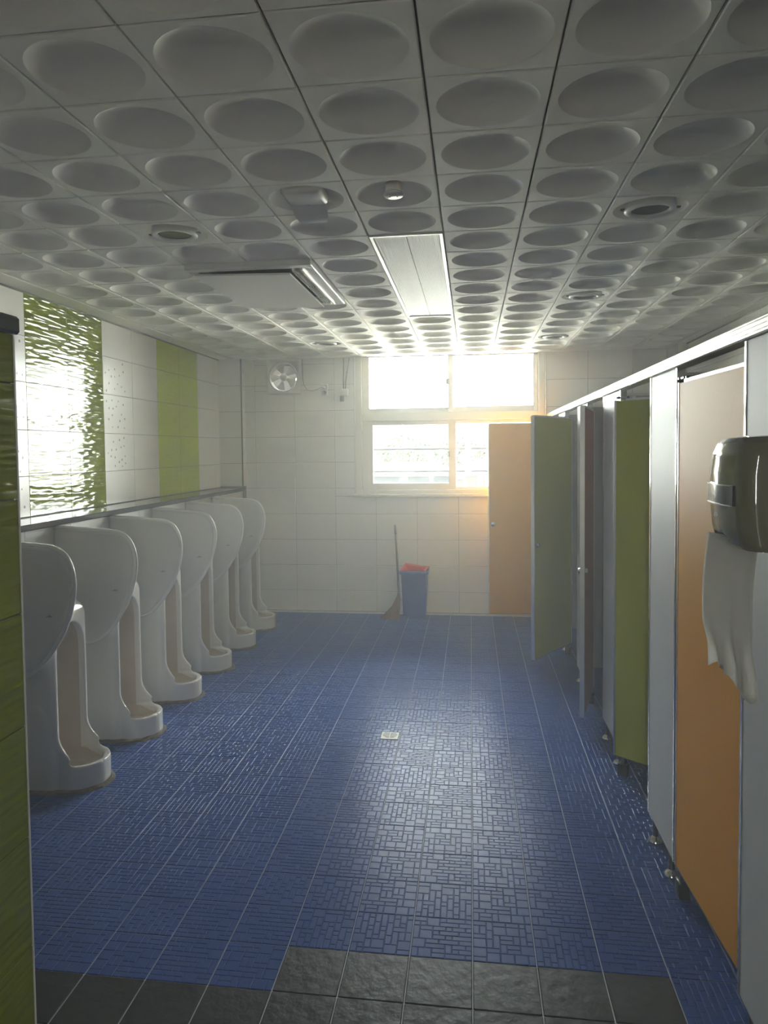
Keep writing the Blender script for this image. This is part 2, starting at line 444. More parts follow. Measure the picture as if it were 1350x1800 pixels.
# left wall: thick lower half carrying the ledge, set-back upper half
wlb = MB().box(XL-.2, XL, YN, YF+.2, 1.2, ZC+.2).box(XL-.2, XLOW, YN, YF+.2, -.1, 1.225)
wall_left = tag(wlb.obj('wall_left', M['grout']), kind='structure')
coly = [2.47+.437*k for k in range(-12, 6)] + [4.786]
rows_u = [1.262, 1.493, 1.757, 2.029, 2.290, ZC+.02]
dotted = {}
def dot_tile(y0, y1, z0, z1, seed, half):
    o = link('wall_tile', tile_mesh(y1-y0, z1-z0, 'white_tile', '+x'), wall_left, (XL, (y0+y1)/2, (z0+z1)/2))
    rnd = random.Random(seed); mb = MB()
    pts = []
    for k in range(60):
        p = (rnd.uniform(-.19, .19 if not half else .10), rnd.uniform(-.105, .105))
        if all((p[0]-q[0])**2+(p[1]-q[1])**2 > .045**2 for q in pts): pts.append(p)
        if len(pts) >= 16: break
    for a, b in pts:
        r = rnd.uniform(.006, .0095)
        mb.add([(0.0064, a+r*math.cos(t*math.pi/4), b+r*math.sin(t*math.pi/4)) for t in range(8)] , [tuple(range(8))])
        mb.add([(0.0064, a+r*math.cos(t*math.pi/4), b+r*math.sin(t*math.pi/4)) for t in range(8)] +
               [(0.0058, a+r*math.cos(t*math.pi/4), b+r*math.sin(t*math.pi/4)) for t in range(8)], [(t, (t+1)%8, 8+(t+1)%8, 8+t) for t in range(8)])
    mb.obj('printed_dots', M['dot_grey'], o)
for (y0,y1,z0,z1), i, j in fill(coly, rows_u, []):
    c = round((y0-2.47)/.437); cz = (z0+z1)/2
    if c in (-2, -1): m = 'wave_green'
    elif c in (2, 3): m = 'flat_green'
    else: m = 'white_tile'
    if m == 'white_tile' and ((c == 0 and j in (1,2,3)) or (c == -3 and j in (0,1,2,3))):
        dot_tile(y0, y1, z0, z1, 100*i+j, c == 0); continue
    link('wall_tile', tile_mesh(y1-y0, z1-z0, m, '+x'), wall_left, (XL, (y0+y1)/2, cz))
for (y0,y1,z0,z1), i, j in fill([1.189+.432*k for k in range(-9, 9)]+[YF-.008], ROWS[:5]+[1.225], []):
    link('wall_tile', tile_mesh(y1-y0, z1-z0, 'white_tile', '+x'), wall_left, (XLOW, (y0+y1)/2, (z0+z1)/2))

# right wall behind the stalls
wall_right = tag(MB().box(XR, XR+.2, YN, YF+.2, -.1, ZC+.2).obj('wall_right', M['grout']), kind='structure')
for (y0,y1,z0,z1), i, j in fill([4.55-.409*k for k in range(14, 0, -1)]+[4.55], ROWS, []):
    link('wall_tile', tile_mesh(y1-y0, z1-z0, 'satin_tile', '-x'), wall_right, (XR, (y0+y1)/2, (z0+z1)/2))
wn_ = MB()
for r in cut([(XL-.2, XR+.2, -.1, ZC+.2)], (-.92, 0.0, 0.0, 2.05)): wn_.box(r[0], r[1], YN-.2, YN, r[2], r[3])
wall_near = tag(wn_.obj('wall_near', M['plain_wall']), kind='structure')
added_door = tag(MB().box(-.918, -.11, YN-.13, YN-.09, .008, 2.045).obj('added_door_1', M['plain_wall']), kind='structure')   # unseen entrance leaf, added; its narrow gap lets in fill daylight
MB().box(-.18, -.155, YN-.09, YN-.05, .95, 1.25, b=.004).obj('door_handle', M['alu'], added_door)
# unseen covered passage added outside the door gap; roof and parapet shape its fill light
tag(MB().box(-6, 6, -5.4, YN-.2, -.15, -.005).obj('added_walkway', M['concrete']), kind='structure')
tag(MB().box(-6, 6, -5.4, YN-.2, 2.75, 2.95).obj('added_walkway_roof', M['concrete']), kind='structure')
tag(MB().box(-6, 6, -5.5, -5.35, -.15, 1.0).obj('added_walkway_parapet', M['concrete']), kind='structure')

# entrance screen wall at the left of the picture
EX, EY = -1.0, -0.752
we = tag(MB().box(EX-.13, EX-.006, YN, EY-.006, 0, 1.885).obj('wall_entrance', M['grout']), kind='structure')
for (y0,y1,z0,z1), i, j in fill([EY-.41*k for k in range(5, -1, -1)], [0, .242, .496, .75, 1.007, 1.264, 1.521, 1.778, 1.886], []):
    link('wall_tile', tile_mesh(y1-y0, z1-z0, 'wave_green', '+x'), we, (EX-.006, (y0+y1)/2, (z0+z1)/2))
for z0, z1 in zip([0, .242, .496, .75, 1.007, 1.264, 1.521, 1.778], [.242, .496, .75, 1.007, 1.264, 1.521, 1.778, 1.886]):
    MB().box(EX-.13, EX-.008, EY-.006, EY, z0+.001, z1-.001).obj('wall_tile', M['white_tile'], we)
MB().box(EX-.007, EX+.0015, EY-.001, EY+.003, 0, 1.885).obj('corner_bead', M['white_plastic'], we)
MB().box(EX-.16, EX+.012, YN+.01, EY+.012, 1.886, 1.926, b=.006).obj('stone_cap', M['granite_black'], we)

# ------------------------------------------------------------------ window
win = tag(bpy.data.objects.new('window_1', None), kind='structure'); COL.objects.link(win)
y0w, y1w = YF-.022, YF+.11
def bar(name, x0, x1, z0, z1, ya=y0w, yb=y1w, b=.004, par=win, m='pvc'):
    return MB().box(x0, x1, ya, yb, z0, z1, b=b).obj(name, M[m], par)
x0, x1 = -1.13, .71
bar('frame_post', x0, x0+.062, 1.185, 2.60); bar('frame_post', x1-.062, x1, 1.185, 2.60)
bar('frame_rail', x0+.062, x1-.062, 1.185, 1.225); bar('frame_rail', x0+.062, x1-.062, 2.545, 2.60)
bar('transom', x0+.062, x1-.062, 1.905, 1.985)
bar('architrave', x0-.014, x0, 1.185, ZC, YF-.03, YF, .003); bar('architrave', x1, x1+.014, 1.185, ZC, YF-.03, YF, .003)
bar('window_sill', x0-.02, x1+.03, 1.155, 1.185, YF-.055, YF+.10, .005)
def sash(xa, xb, za, zb, y, w=(.05,.05,.05,.05), d=.032, panes=True):
    l, r, b_, t = w; mb = MB()
    for q in ((xa, xa+l, za, zb), (xb-r, xb, za, zb)): mb.box(q[0], q[1], y, y+d, q[2], q[3], b=.003)
    for q in ((xa+l, xb-r, za, za+b_), (xa+l, xb-r, zb-t, zb)): mb.box(q[0], q[1], y, y+d, q[2], q[3], b=.003)
    s = mb.obj('sash', M['pvc'], win)
    MB().box(xa+l, xb-r, y+d*.45, y+d*.55, za+b_, zb-t).obj('pane', M['glass'], s)
    return s
s1 = sash(-1.068, -.166, 1.985, 2.545, YF+.015, (.073, .050, .045, .010))
sash(-.190, .648, 1.985, 2.545, YF+.050, (.024, .043, .055, .010))
sA = sash(-1.069, -.140, 1.225, 1.905, YF+.010, (.107, .074, .065, .041))
sash(-.180, .648, 1.225, 1.905, YF+.058, (.040, .040, .022, .030))
MB().box(-.232, -.205, YF-.006, YF+.016, 2.255, 2.31, b=.004).obj('latch', M['grey_plastic'], s1)
MB().box(-.222, -.198, YF-.004, YF+.011, 1.55, 1.60, b=.004).obj('latch', M['grey_plastic'], sA)
for za in (2.025, 2.538): MB().box(-1.0, -.21, YF+.006, YF+.015, za, za+.004).obj('gasket', M['black_rubber'], s1)
bar('guide_rail', -.140, .648, 1.225, 1.243, YF+.075, YF+.082, .001, m='white_plastic')
bar('guide_rail', -.140, .648, 1.225, 1.25, YF+.028, YF+.035, .001, m='white_plastic')

# guard rail outside the window
rail = thing('guard_rail', 'pair of grey metal safety bars across the outside of the window', 'railing', (-.21, 5.20, 1.16))
for z, r in ((.465, .019), (.235, .012)):
    MB().tube([(-1.05, 0, z), (1.05, 0, z)], r, 12).obj('bar', M['rail_grey'], rail)
for x in (-1.02, 1.02):
    MB().box(x-.012, x+.012, -.104, .015, .19, .51).obj('bracket', M['rail_grey'], rail)

# ------------------------------------------------------------------ ledge above the urinals
t = thing('stone_ledge', 'long polished dark grey stone ledge running above the urinals', 'shelf', (XLOW, -2.0, 1.225))
MB().box(XL-XLOW+.006, .04, -.9, 6.78, 0.001, .034, b=.003).obj('slab', M['granite'], t)

# ------------------------------------------------------------------ urinals
def smoothstep(a, b, x):
    x = max(0, min(1, (x-a)/(b-a))); return x*x*(3-2*x)
def urinal_mesh():
    def limit(z):                       # how far the front reaches at height z
        if z < .128: return .492
        if z > .275: return .318
        a = (z-.128)/(.275-.128)
        return .318 + .174*(1-math.sqrt(max(0, 1-(1-a)**2)))*1.0 if a > .10 else .318+.174*(1-a*.9)*.62+.066*(1-a/.10)*1.0
    def half(x, k=1.0, grow=0.0):
        if x < .265: h = .160
        elif x < .312: h = .160 - .018*(1-math.sqrt(max(0, 1-((x-.265)/.047)**2)))
        else: h = .142*math.sqrt(max(0.0, 1-((x-.312)/.181)**2.6))
        return h
    zs = [0, .03, .07, .11, .128, .132, .138, .145, .153, .163, .175, .19, .21, .235, .262, .29, .34, .42, .52, .62, .70, .76, .80, .83, .855, .872, .882]
    rings = []
    for z in zs:
        Lm = limit(z); top = 0.0
        if z > .80: top = .05*(1-math.sqrt(max(0, 1-((z-.80)/.083)**2)))
        N = 26
        xs = [Lm*(1-(1-k/N)**1.7) for k in range(N+1)]
        right = [(x if x < .2 else x-top*(x-.2)/.12, max(.0015, half(min(x, Lm))-top), z) for x in xs]
        left = [(p[0], -p[1], z) for p in reversed(right)]
        rings.append(right+left)
    body = MB().loft(rings, smooth=True).obj('tmp_body', None)
    rings = []
    for z in [.055, .07, .09, .115, .135, .15, .2, .3, .5, .65, .70, .73, .755, .772, .782]:
        arch = 1.0 if z < .66 else math.sqrt(max(.02, 1-((z-.66)/.128)**2))
        low = 1.0 if z > .10 else .80+.20*((z-.055)/.045)**.5
        back = .075 + .05*(1-arch) + (.02 if z < .1 else 0)
        N = 18; pts = []
        end = .465*low if z < .13 else .62
        for k in range(N+1):
            u = k/N; x = back + (end-back)*u
            bk = math.sqrt(max(.02, 1-(1-min(1, (x-back)/.09))**2))
            if x < .30: h = .118
            elif z < .13: h = .118*math.sqrt(max(.0003, 1-((x-.30)/(end-.30))**2.4))
            else: h = .118 + (x-.318)*.02 if x < .33 else .118+min(.03, (x-.33)*.3)
            pts.append((x, max(.003, h*bk*arch*low), z))
        rings.append(pts + [(p[0], -p[1], z) for p in reversed(pts)])
    cutter = MB().loft(rings).obj('tmp_cut', None)
    m = body.modifiers.new('b', 'BOOLEAN'); m.operation = 'DIFFERENCE'; m.object = cutter; m.solver = 'EXACT'
    r = body.modifiers.new('r', 'REMESH'); r.mode = 'VOXEL'; r.voxel_size = 0.0062; r.use_smooth_shade = True
    s = body.modifiers.new('s', 'SMOOTH'); s.iterations = 5; s.factor = 0.5
    me = baked(body, M['porcelain']); drop(body, cutter)
    me.name = 'bowl'
    me.materials.append(M['porcelain_brown'])  # darker, browner porcelain for the faces inside niche and basin
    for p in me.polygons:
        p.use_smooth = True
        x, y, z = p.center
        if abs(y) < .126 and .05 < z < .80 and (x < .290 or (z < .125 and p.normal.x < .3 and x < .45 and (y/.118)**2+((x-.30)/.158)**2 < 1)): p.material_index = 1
    return me
um = urinal_mesh()
def mortar_mesh(seed):
    rnd = random.Random(seed); rings = []
    base = []
    for k in range(40):
        u = k/39; ang = math.pi*(u-.5)
        if u < .3: p = (u/.3*.31, -.160)
        elif u > .7: p = ((1-u)/.3*.31, .160)
        else:
            a = (u-.3)/.4*math.pi - math.pi/2; p = (.31+.185*math.cos(a), .148*math.sin(a))
        base.append(p)
    for off, z in ((.016, 0.0), (.013, .008), (.004, .016), (-.02, .017)):
        rings.append([(x+off*(1 if x > .3 else 0)*max(0, (x-.3)/.19)+rnd.uniform(-.004,.004), y+off*(1 if y > 0 else -1)*rnd.uniform(.7,1.3), z*rnd.uniform(.8,1.15)+.0005) for x, y in base])
    return MB().loft(rings, cap=False, smooth=False).mesh('mortar_bed', M['sealant'])
UY = [1.050 + .618*k for k in range(6)]
names_u = ['nearest white floor-standing urinal, beside the dark green entrance wall', 'second white floor-standing urinal counted from the entrance wall',
           'third white floor-standing urinal counted from the entrance wall', 'fourth white urinal from the entrance wall, third before the window wall',
           'fifth white urinal from the entrance wall, one short of the window wall', 'last and farthest white urinal, beside the window wall']
for k, y in enumerate(UY):
    t = thing('urinal', names_u[k], 'urinal', (XLOW+.0065, y, 0), 0, 'row of floor urinals')
    link('bowl', um, t, (0, 0, .006))
    link('mortar_bed', mortar_mesh(k), t)
    MB().lathe([(.0, .0), (.022, .0), (.024, -.004), (.024, -.012)], (.27, 0, .072), 16).obj('drain_cover', M['chrome'], t)

# privacy screens between the urinals
OUT = [(0,1.216),(.06,1.213),(.13,1.209),(.21,1.203),(.29,1.197),(.345,1.192),(.385,1.182),(.418,1.163),(.442,1.132),(.457,1.095),(.465,1.055),(.467,1.015),
       (.462,.965),(.450,.910),(.432,.855),(.408,.800),(.380,.752),(.348,.705),(.313,.663),(.278,.628),(.243,.602),(.205,.587),(.170,.584),(.13,.590),(.08,.607),(.03,.632),(0,.65)]
def screen_meshes():
    n = len(OUT); cx, cz = .17, .93
    mb = MB()
    for sgn, face in ((-1, 0), (1, 1)):
        rings = []
        for s in (1.0, .93, .8, .6, .35, .12):
            d = .010 + .020*(1-s**2)**.9 * 1.0
            rings.append([(cx+(x-cx)*s if x > .001 else max(0, cx+(x-cx)*s) if s == 1 else cx+(x-cx)*s, sgn*d, cz+(z-cz)*s) for x, z in OUT])
        vs = [p for r in rings for p in r]; fs = []
        for i in range(len(rings)-1):
            for k in range(n): fs.append((i*n+k, i*n+(k+1)%n, (i+1)*n+(k+1)%n, (i+1)*n+k))
        mb.add(vs, fs, True); mb.add(rings[-1], [tuple(range(n))], True)
    mb.add([(x, -.010, z) for x, z in OUT]+[(x, .010, z) for x, z in OUT], [(k, (k+1)%n, n+(k+1)%n, n+k) for k in range(n)], False)
    body = mb.mesh('shell', M['screen_white'])
    pts = [(x, 0, z) for x, z in OUT]
    # refine the outline for a smooth bead
    fine = []
    for i in range(len(pts)-1):
        p0 = pts[max(0,i-1)]; p1 = pts[i]; p2 = pts[i+1]; p3 = pts[min(len(pts)-1,i+2)]
        for s in range(3):
            u = s/3
            fine.append(tuple(.5*((2*p1[c])+(-p0[c]+p2[c])*u+(2*p0[c]-5*p1[c]+4*p2[c]-p3[c])*u*u+(-p0[c]+3*p1[c]-3*p2[c]+p3[c])*u**3) for c in range(3)))
    fine.append(pts[-1])
    rim = MB().tube(fine, .0125, 10).mesh('rim', M['screen_rim'])
    mk = MB()
    mk.tube([(.340,-.0255,.872),(.352,-.0258,.876),(.366,-.0255,.877)], .0014, 6)
    mk.tube([(.352,-.0255,.869),(.356,-.0258,.876),(.358,-.0255,.884)], .0012, 6)
    mk.tube([(.358,-.0255,.872),(.368,-.0252,.873),(.374,-.025,.879)], .0010, 6)
    return body, rim, mk.mesh('maker_mark', M['mark'])
sb, sr, sm_ = screen_meshes()
names_s = ['grey white curved privacy screen partly hidden by the dark green entrance wall', 'curved privacy screen before the second urinal from the entrance wall',
           'curved privacy screen before the third urinal from the entrance wall', 'curved privacy screen before the fourth urinal from the entrance wall',
           'curved privacy screen between the fourth and fifth urinals, second from the window wall', 'farthest curved privacy screen, closest to the window wall']
for k in range(6):
    t = thing('urinal_screen', names_s[k], 'screen', (XLOW+.0075, .838+.618*k, 0), 0, 'privacy screens between the urinals')
    link('shell', sb, t); link('rim', sr, t); link('maker_mark', sm_, t)

# ------------------------------------------------------------------ toilet stalls
ZB, ZD, ZP = .098, 1.846, 1.903
def foot(parent, x, y):
    MB().lathe([(.0,.0),(.030,.0),(.030,.004),(.022,.014),(.013,.022),(.012,.024)], (x, y, .0025), 20).obj('foot_flange', M['chrome'], parent)
    MB().lathe([(.011,.02),(.011,.102)], (x, y, 0), 14).obj('foot_post', M['steel_dark'], parent)
PTH = .026
def front_panel(label, ya, yb, feet=True, trim=True):
    t = thing('toilet_partition', label, 'partition', (XP, ya, 0), 0, 'grey stall front panels')
    w = yb-ya; e = .013
    MB().box(0, PTH, e, w-e, ZB, ZP).obj('board', M['panel_grey'], t)
    for a in (0, w-e):
        MB().box(-.002, PTH+.002, a, a+e, ZB-.002, ZP).obj('edge_profile', M['alu_polish'], t)
    MB().box(-.001, PTH+.001, e, w-e, ZB-.003, ZB).obj('bottom_edge', M['steel_dark'], t)
    if feet:
        for y in (.075, w-.075): foot(t, PTH/2, y)
    return t
front_panel('wide light grey stall front panel at the right edge, carrying the towel dispenser', -1.30, -.168)
p2 = front_panel('light grey stall front panel between the near orange door and the green door', .478, .866)
p3 = front_panel('light grey stall front panel just behind the half-open green door', 1.462, 1.930)
front_panel('light grey stall front panel behind the dusty red door', 2.478, 2.930)
front_panel('light grey stall front panel behind the olive door that stands wide open', 3.562, 3.990)
front_panel('narrow light grey stall end panel meeting the window wall', 4.552, YF-.008)
# closing wall at the near end of the stalls
def side_partition(label, y):
    t = thing('stall_divider', label, 'partition', (XP+PTH+.004, y, 0), 0, 'grey dividers between the stalls')
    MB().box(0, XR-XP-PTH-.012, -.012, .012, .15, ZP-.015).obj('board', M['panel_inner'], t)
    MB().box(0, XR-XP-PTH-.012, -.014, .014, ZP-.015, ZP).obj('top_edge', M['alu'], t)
    MB().lathe([(.011,.0026),(.011,.152)], (.62, 0, 0), 12).obj('foot_post', M['steel_dark'], t)
side_partition('grey stall divider between the near orange stall and the green stall', .672)
side_partition('grey stall divider between the green stall and the dusty red stall', 1.696)
side_partition('grey stall divider behind the dusty red door', 2.704)
side_partition('grey stall divider nearest the window wall', 3.776)
side_partition('grey stall divider at the near end, beside the entrance', -1.25)

rl = thing('stall_head_rail', 'bright aluminium head rail along the top of the stall fronts', 'rail', (XP, -1.30, ZP))
MB().box(-.012, .044, 0, YF-.008+1.30, .0015, .046, b=.004).obj('rail', M['alu'], rl)
for z in (.012, .024, .036):
    MB().box(-.0135, -.011, 0, YF-.008+1.30, z-.0012, z+.0012).obj('groove', M['alu_polish'], rl)

def door(label, hinge_xy, width, angle, m, knob_face=-1, piv=.05):
    """angle: 0 closed (leaf runs to -Y from the hinge), positive swings into the stall, negative out into the room"""
    t = thing('stall_door', label, 'door', (hinge_xy[0], hinge_xy[1], 0), angle, 'stall doors')
    e = .010; th = .022
    y0, y1 = piv-width, piv
    MB().box(-th/2, th/2, y0+e, y1-e, ZB, ZD).obj('leaf', M[m], t)
    for a in (y0, y1-e):
        MB().box(-th/2-.0015, th/2+.0015, a, a+e, ZB-.002, ZD+.002).obj('edge_profile', M['alu'], t)
    MB().box(-th/2-.001, th/2+.001, y0+e, y1-e, ZB-.003, ZB).obj('bottom_edge', M['steel_dark'], t)
    MB().box(-th/2-.001, th/2+.001, y0+e, y1-.06, ZD, ZD+.011).obj('top_edge', M['alu'], t)
    # pivot hinge: post under the leaf turning in a floor box, bracket at the top
    MB().lathe([(.009,.062),(.009,ZB)], (0,0,0), 12).obj('pivot_post', M['steel_dark'], t)
    MB().box(-.019, .019, -.026, .026, .0032, .064, b=.006, seg=2).obj('pivot_box', M['black_rubber'], t)
    h = MB().box(-.017, .017, -.045, .04, ZD+.0105, ZD+.0195, b=.002).obj('top_hinge', M['chrome'], t)
    for y in (-.025, .022):
        MB().lathe([(.0,-.019),(.006,-.019),(.006,-.016)], (0, y, ZD+.015), 10, axis='x').obj('hinge_screw', M['steel_dark'], h)
    # lock
    for s in (-1, 1):
        k = MB().lathe([(.0, s*.026),(.013, s*.026),(.016, s*.022),(.016, s*.0115),(.022, s*.0115)], (0, y0+.045, .925), 18, axis='x').obj('lock_knob', M['chrome'], t)
    return t
d1 = door('near orange stall door, almost shut', (XP+.014, .416), .635, math.radians(3.2), 'door_orange')
MB().lathe([(.0,-.004),(.016,-.004),(.019,0),(.019,.006)], (-.0125, -.55, 1.79), 20, axis='x').obj('bumper', M['white_plastic'], d1)
door('olive green stall door swung halfway into its stall', (.742, 1.392), .585, math.radians(50.5), 'door_green')
door('dusty red stall door slightly open into the room', (.752, 2.425), .575, math.radians(-14.5), 'door_red', piv=.04)
door('olive green stall door standing open into the room', (.752, 3.508), .625, math.radians(-32.5), 'door_green', piv=.04)
door('far orange stall door opened flat toward the window wall', (.720, 4.525), .570, math.radians(-87), 'door_orange', piv=.008)

# ------------------------------------------------------------------ towel dispenser and paper
def dispenser():
    t = thing('towel_dispenser', 'glossy smoky olive paper towel dispenser on the grey panel', 'dispenser', (XP-.002, -.578, 1.405))
    # plan outline seen from above: x to the room (negative), y along the wall
    def plan(s, front, w):
        pts = [(0, -w)]
        n = 7
        for k in range(n+1):
            a = math.pi/2*k/n; pts.append((-(front-.045)-.045*math.sin(a), -w+.045*(1-math.cos(a))))
        for k in range(1, 9):
            u = k/9; pts.append((-front-.006*math.sin(math.pi*u), -w+.045+(2*w-.045-.075)*u))
        for k in range(n+1):
            a = math.pi/2*k/n; pts.append((-(front-.075)-.075*math.cos(a), w-.075+.075*math.sin(a)))
        pts.append((0, w)); return pts
    rings = []
    for z, fr, w in ((0, .170, .118), (.010, .181, .121), (.04, .189, .124), (.10, .194, .125), (.16, .194, .125), (.20, .189, .124), (.224, .180, .120), (.235, .167, .114), (.2385, .145, .104)):
        rings.append([(x, y, z) for x, y in plan(1, fr, w)])
    b = MB().loft(rings).obj('tmp', None)
    c = MB().prism([(-.078,-.02),(.066,-.02),(.054,.026),(-.018,.030),(-.036,.021),(-.058,.0)], -.30, -.11, axis='x').obj('tmpc', None)
    m = b.modifiers.new('b', 'BOOLEAN'); m.operation = 'DIFFERENCE'; m.object = c
    r = b.modifiers.new('r', 'REMESH'); r.mode = 'VOXEL'; r.voxel_size = .0032; r.use_smooth_shade = True
    s = b.modifiers.new('s', 'SMOOTH'); s.iterations = 4; s.factor = .5
    me = baked(b, M['disp_olive']); drop(b, c)
    for p in me.polygons: p.use_smooth = True
    link('cover', me, t)
    # window strip around the front
    def strip(off, z0, z1, ka, kb, m, name):
        pl = plan(1, .1945+off, .1255+off*.5)
        vs = [(x, y, z0) for x, y in pl[ka:kb]] + [(x, y, z1) for x, y in pl[ka:kb]]; n = kb-ka
        inner = [(x+.006, y, z) for x, y, z in vs]
        fs = [(k, k+1, n+k+1, n+k) for k in range(n-1)]
        mb = MB().add(vs+inner, fs + [(2*n+k, 2*n+k+1, 3*n+k+1, 3*n+k) for k in range(n-1)] +
              [(k, k+1, 2*n+k+1, 2*n+k) for k in range(n-1)] + [(n+k, n+k+1, 3*n+k+1, 3*n+k) for k in range(n-1)] + [(0, n, 3*n, 2*n), (n-1, 2*n-1, 4*n-1, 3*n-1)])
        return mb.obj(name, m, t)
    strip(.003, .094, .134, 9, 25, M['disp_band'], 'window_strip')
    strip(.004, .093, .135, 7, 10, M['black_rubber'], 'latch_block')
    strip(.0045, .1335, .1365, 8, 25, M['chrome'], 'strip_edge'); strip(.0045, .0915, .0945, 8, 25, M['chrome'], 'strip_edge')
    MB().lathe([(.0,-.203),(.005,-.202),(.006,-.190)], (0, .0, .068), 14, axis='x').obj('indicator_lamp', M['white_plastic'], t)
    return t
dispenser()
def paper():
    t = thing('paper_towel', 'torn white paper sheet hanging out of the towel dispenser', 'paper', (XP-.135, -.570, 1.418), math.radians(16))
    nz, ny = 26, 22; vs = []
    for j in range(nz+1):
        u = j/nz; z = .008 - .318*u
        pinch = 1 - .13*smoothstep(.62, .80, u) + .02*smoothstep(.85, 1, u)
        for i in range(ny+1):
            v = i/ny*2-1
            y = v*.087*pinch + .004*math.sin(u*5) - .012*smoothstep(.6, 1, u)
            amp = .0003 + .0055*smoothstep(.66, .92, u)
            x = -.035 - .012*math.sin(u*2.6) + amp*math.sin(v*7+u*3)+ amp*.6*math.sin(v*15-u*4)
            zz = z + (.010*math.sin(v*4.1)+.006*math.sin(v*17)-.010*v*-1 if j == nz else 0) + (-.018*(-v)*smoothstep(.7, 1, u))
            vs.append((x, y, zz))
    fs = [(j*(ny+1)+i, j*(ny+1)+i+1, (j+1)*(ny+1)+i+1, (j+1)*(ny+1)+i) for j in range(nz) for i in range(ny)]
    o = MB().add(vs, fs, True).obj('sheet', M['paper'], t)
    m = o.modifiers.new('thick', 'SOLIDIFY'); m.thickness = .0012
paper()

# ------------------------------------------------------------------ ceiling fixtures
t = thing('ceiling_lamp', 'unlit long ribbed light panel set flush in the ceiling', 'lamp', (CX0-.5*CT, CY0+7*CT, ZC))
hw, hl = CT/2-.003, 3*CT-.004
for a in ((-hw, -hw+.014, -hl, hl), (hw-.014, hw, -hl, hl), (-hw+.014, hw-.014, -hl, -hl+.014), (-hw+.014, hw-.014, hl-.014, hl)):
    MB().box(*a, -.006, .03).obj('lamp_frame', M['white_plastic'], t)
for s in (-1, 1):
    x0, x1 = (-hw+.015, -.0015) if s < 0 else (.0015, hw-.015)
    MB().box(x0, x1, -hl+.015, hl-.015, 0.0, .012).obj('diffuser', M['ribbed'], t)
MB().box(-hw+.014, hw-.014, -hl+.014, hl-.014, .02, .03).obj('back_plate', M['grey_plastic'], t)

t = thing('air_conditioner', 'white ceiling cassette air conditioner with open side slot', 'air conditioner', (CX0-3*CT, CY0+6.5*CT, ZC))
W, Lh = CT-.003, 1.5*CT-.003
fr = [(-W, W, -Lh, -Lh+.055), (-W, -W+.05, -Lh+.055, Lh), (W-.075, W, -Lh+.055, Lh), (-W+.05, W-.075, Lh-.055, Lh)]
for a in fr: MB().box(*a, -.028, .02, b=.004).obj('frame', M['white_plastic'], t)
MB().box(-W+.045, W-.07, -Lh+.05, Lh-.05, .012, .02).obj('dark_cavity', M['dark'], t)
pl = MB(); a = (-W+.02, W-.125, -Lh+.085, Lh-.03)
pl.add([(a[0],a[2],-.036),(a[1],a[2],-.050),(a[1],a[3],-.050),(a[0],a[3],-.036),(a[0],a[2],-.028),(a[1],a[2],-.040),(a[1],a[3],-.040),(a[0],a[3],-.028)],
       [(0,1,2,3),(4,7,6,5),(0,4,5,1),(1,5,6,2),(2,6,7,3),(3,7,4,0)]).obj('intake_panel', M['white_plastic'], t)
for k in range(3):
    x = W-.118+k*.013
    MB().box(x, x+.003, -Lh+.10, Lh-.07, -.030, -.006).obj('louvre', M['white_plastic'], t)
MB().box(W-.070, W-.058, -Lh+.07, Lh-.03, -.034, -.0285).obj('trim_bar', M['alu_polish'], t)
for y in (-Lh+.2, 0, Lh-.2):
    MB().box(W-.125, W-.082, y-.008, y+.008, -.026, .012).obj('slot_rib', M['grey_plastic'], t)

def downlight(i, j, label):
    t = thing('downlight', label, 'lamp', (CX0+(i+.5)*CT, CY0+(j+.5)*CT, ZC), 0, 'recessed round downlights')
    MB().lathe([(.070,.03),(.070,-.004),(.076,-.010),(.090,-.009),(.096,-.004),(.096,.0),(.092,.035)], n=40).obj('trim_ring', M['white_plastic'], t)
    MB().lathe([(.0,.004),(.035,.002),(.070,.000)], n=32).obj('lens', M['lens'], t)
    MB().lathe([(.070,.001),(.068,.045),(.0,.048)], n=32).obj('housing', M['grey_plastic'], t)
    for s in (-1, 1): MB().box(s*.10-.012, s*.10+.012, -.008, .008, .0, .004).obj('spring_clip', M['steel_dark'], t)
downlight(-4, 3, 'round recessed downlight on the left of the ceiling, before the air conditioner')
downlight(2, 3, 'round recessed downlight near the stalls, closest to the camera')
downlight(2, 8, 'round recessed downlight near the stalls, midway along the ceiling')
downlight(2, 13, 'round recessed downlight near the stalls, close to the window')
downlight(-4, 13, 'round recessed downlight beyond the air conditioner, close to the window wall')

t = thing('smoke_detector', 'small white round smoke detector hanging in a ceiling dish', 'detector', (CX0-.5*CT, CY0+2.5*CT, ZC))
MB().lathe([(.0,.040),(.030,.040),(.030,.012),(.026,.008)], n=24).obj('base', M['white_plastic'], t)
MB().lathe([(.026,.010),(.033,.006),(.036,-.001),(.033,-.007),(.0,-.008)], n=24).obj('head', M['white_plastic'], t)
for s in (-1, 1): MB().lathe([(.0,-.0092),(.003,-.0092),(.003,-.007)], (s*.014, 0, 0), 8).obj('status_lamp', M['steel_dark'], t)

t = thing('ceiling_sensor', 'white rounded box with drooping curved flap in a ceiling dish', 'sensor', (CX0-1.5*CT, CY0+2.5*CT, ZC))
MB().box(-.075, .075, -.10, .045, -.010, .036, b=.016, seg=3).obj('housing', M['white_plastic'], t)
pts = []
n = 10; rings = []
for k in range(n+1):
    u = k/n; y = .03+.115*u; z = -.006-.034*math.sin(u*1.7); w = .066-.020*u**3
    rings.append([(-w, y, z), (w, y, z), (w, y, z+.004), (-w, y, z+.004)])
MB().loft(rings, smooth=False).obj('flap', M['white_plastic'], t)
MB().lathe([(.0,-.010),(.004,-.010),(.004,-.006)], (.0, .03, 0), 8).obj('status_lamp', M['chrome'], t)

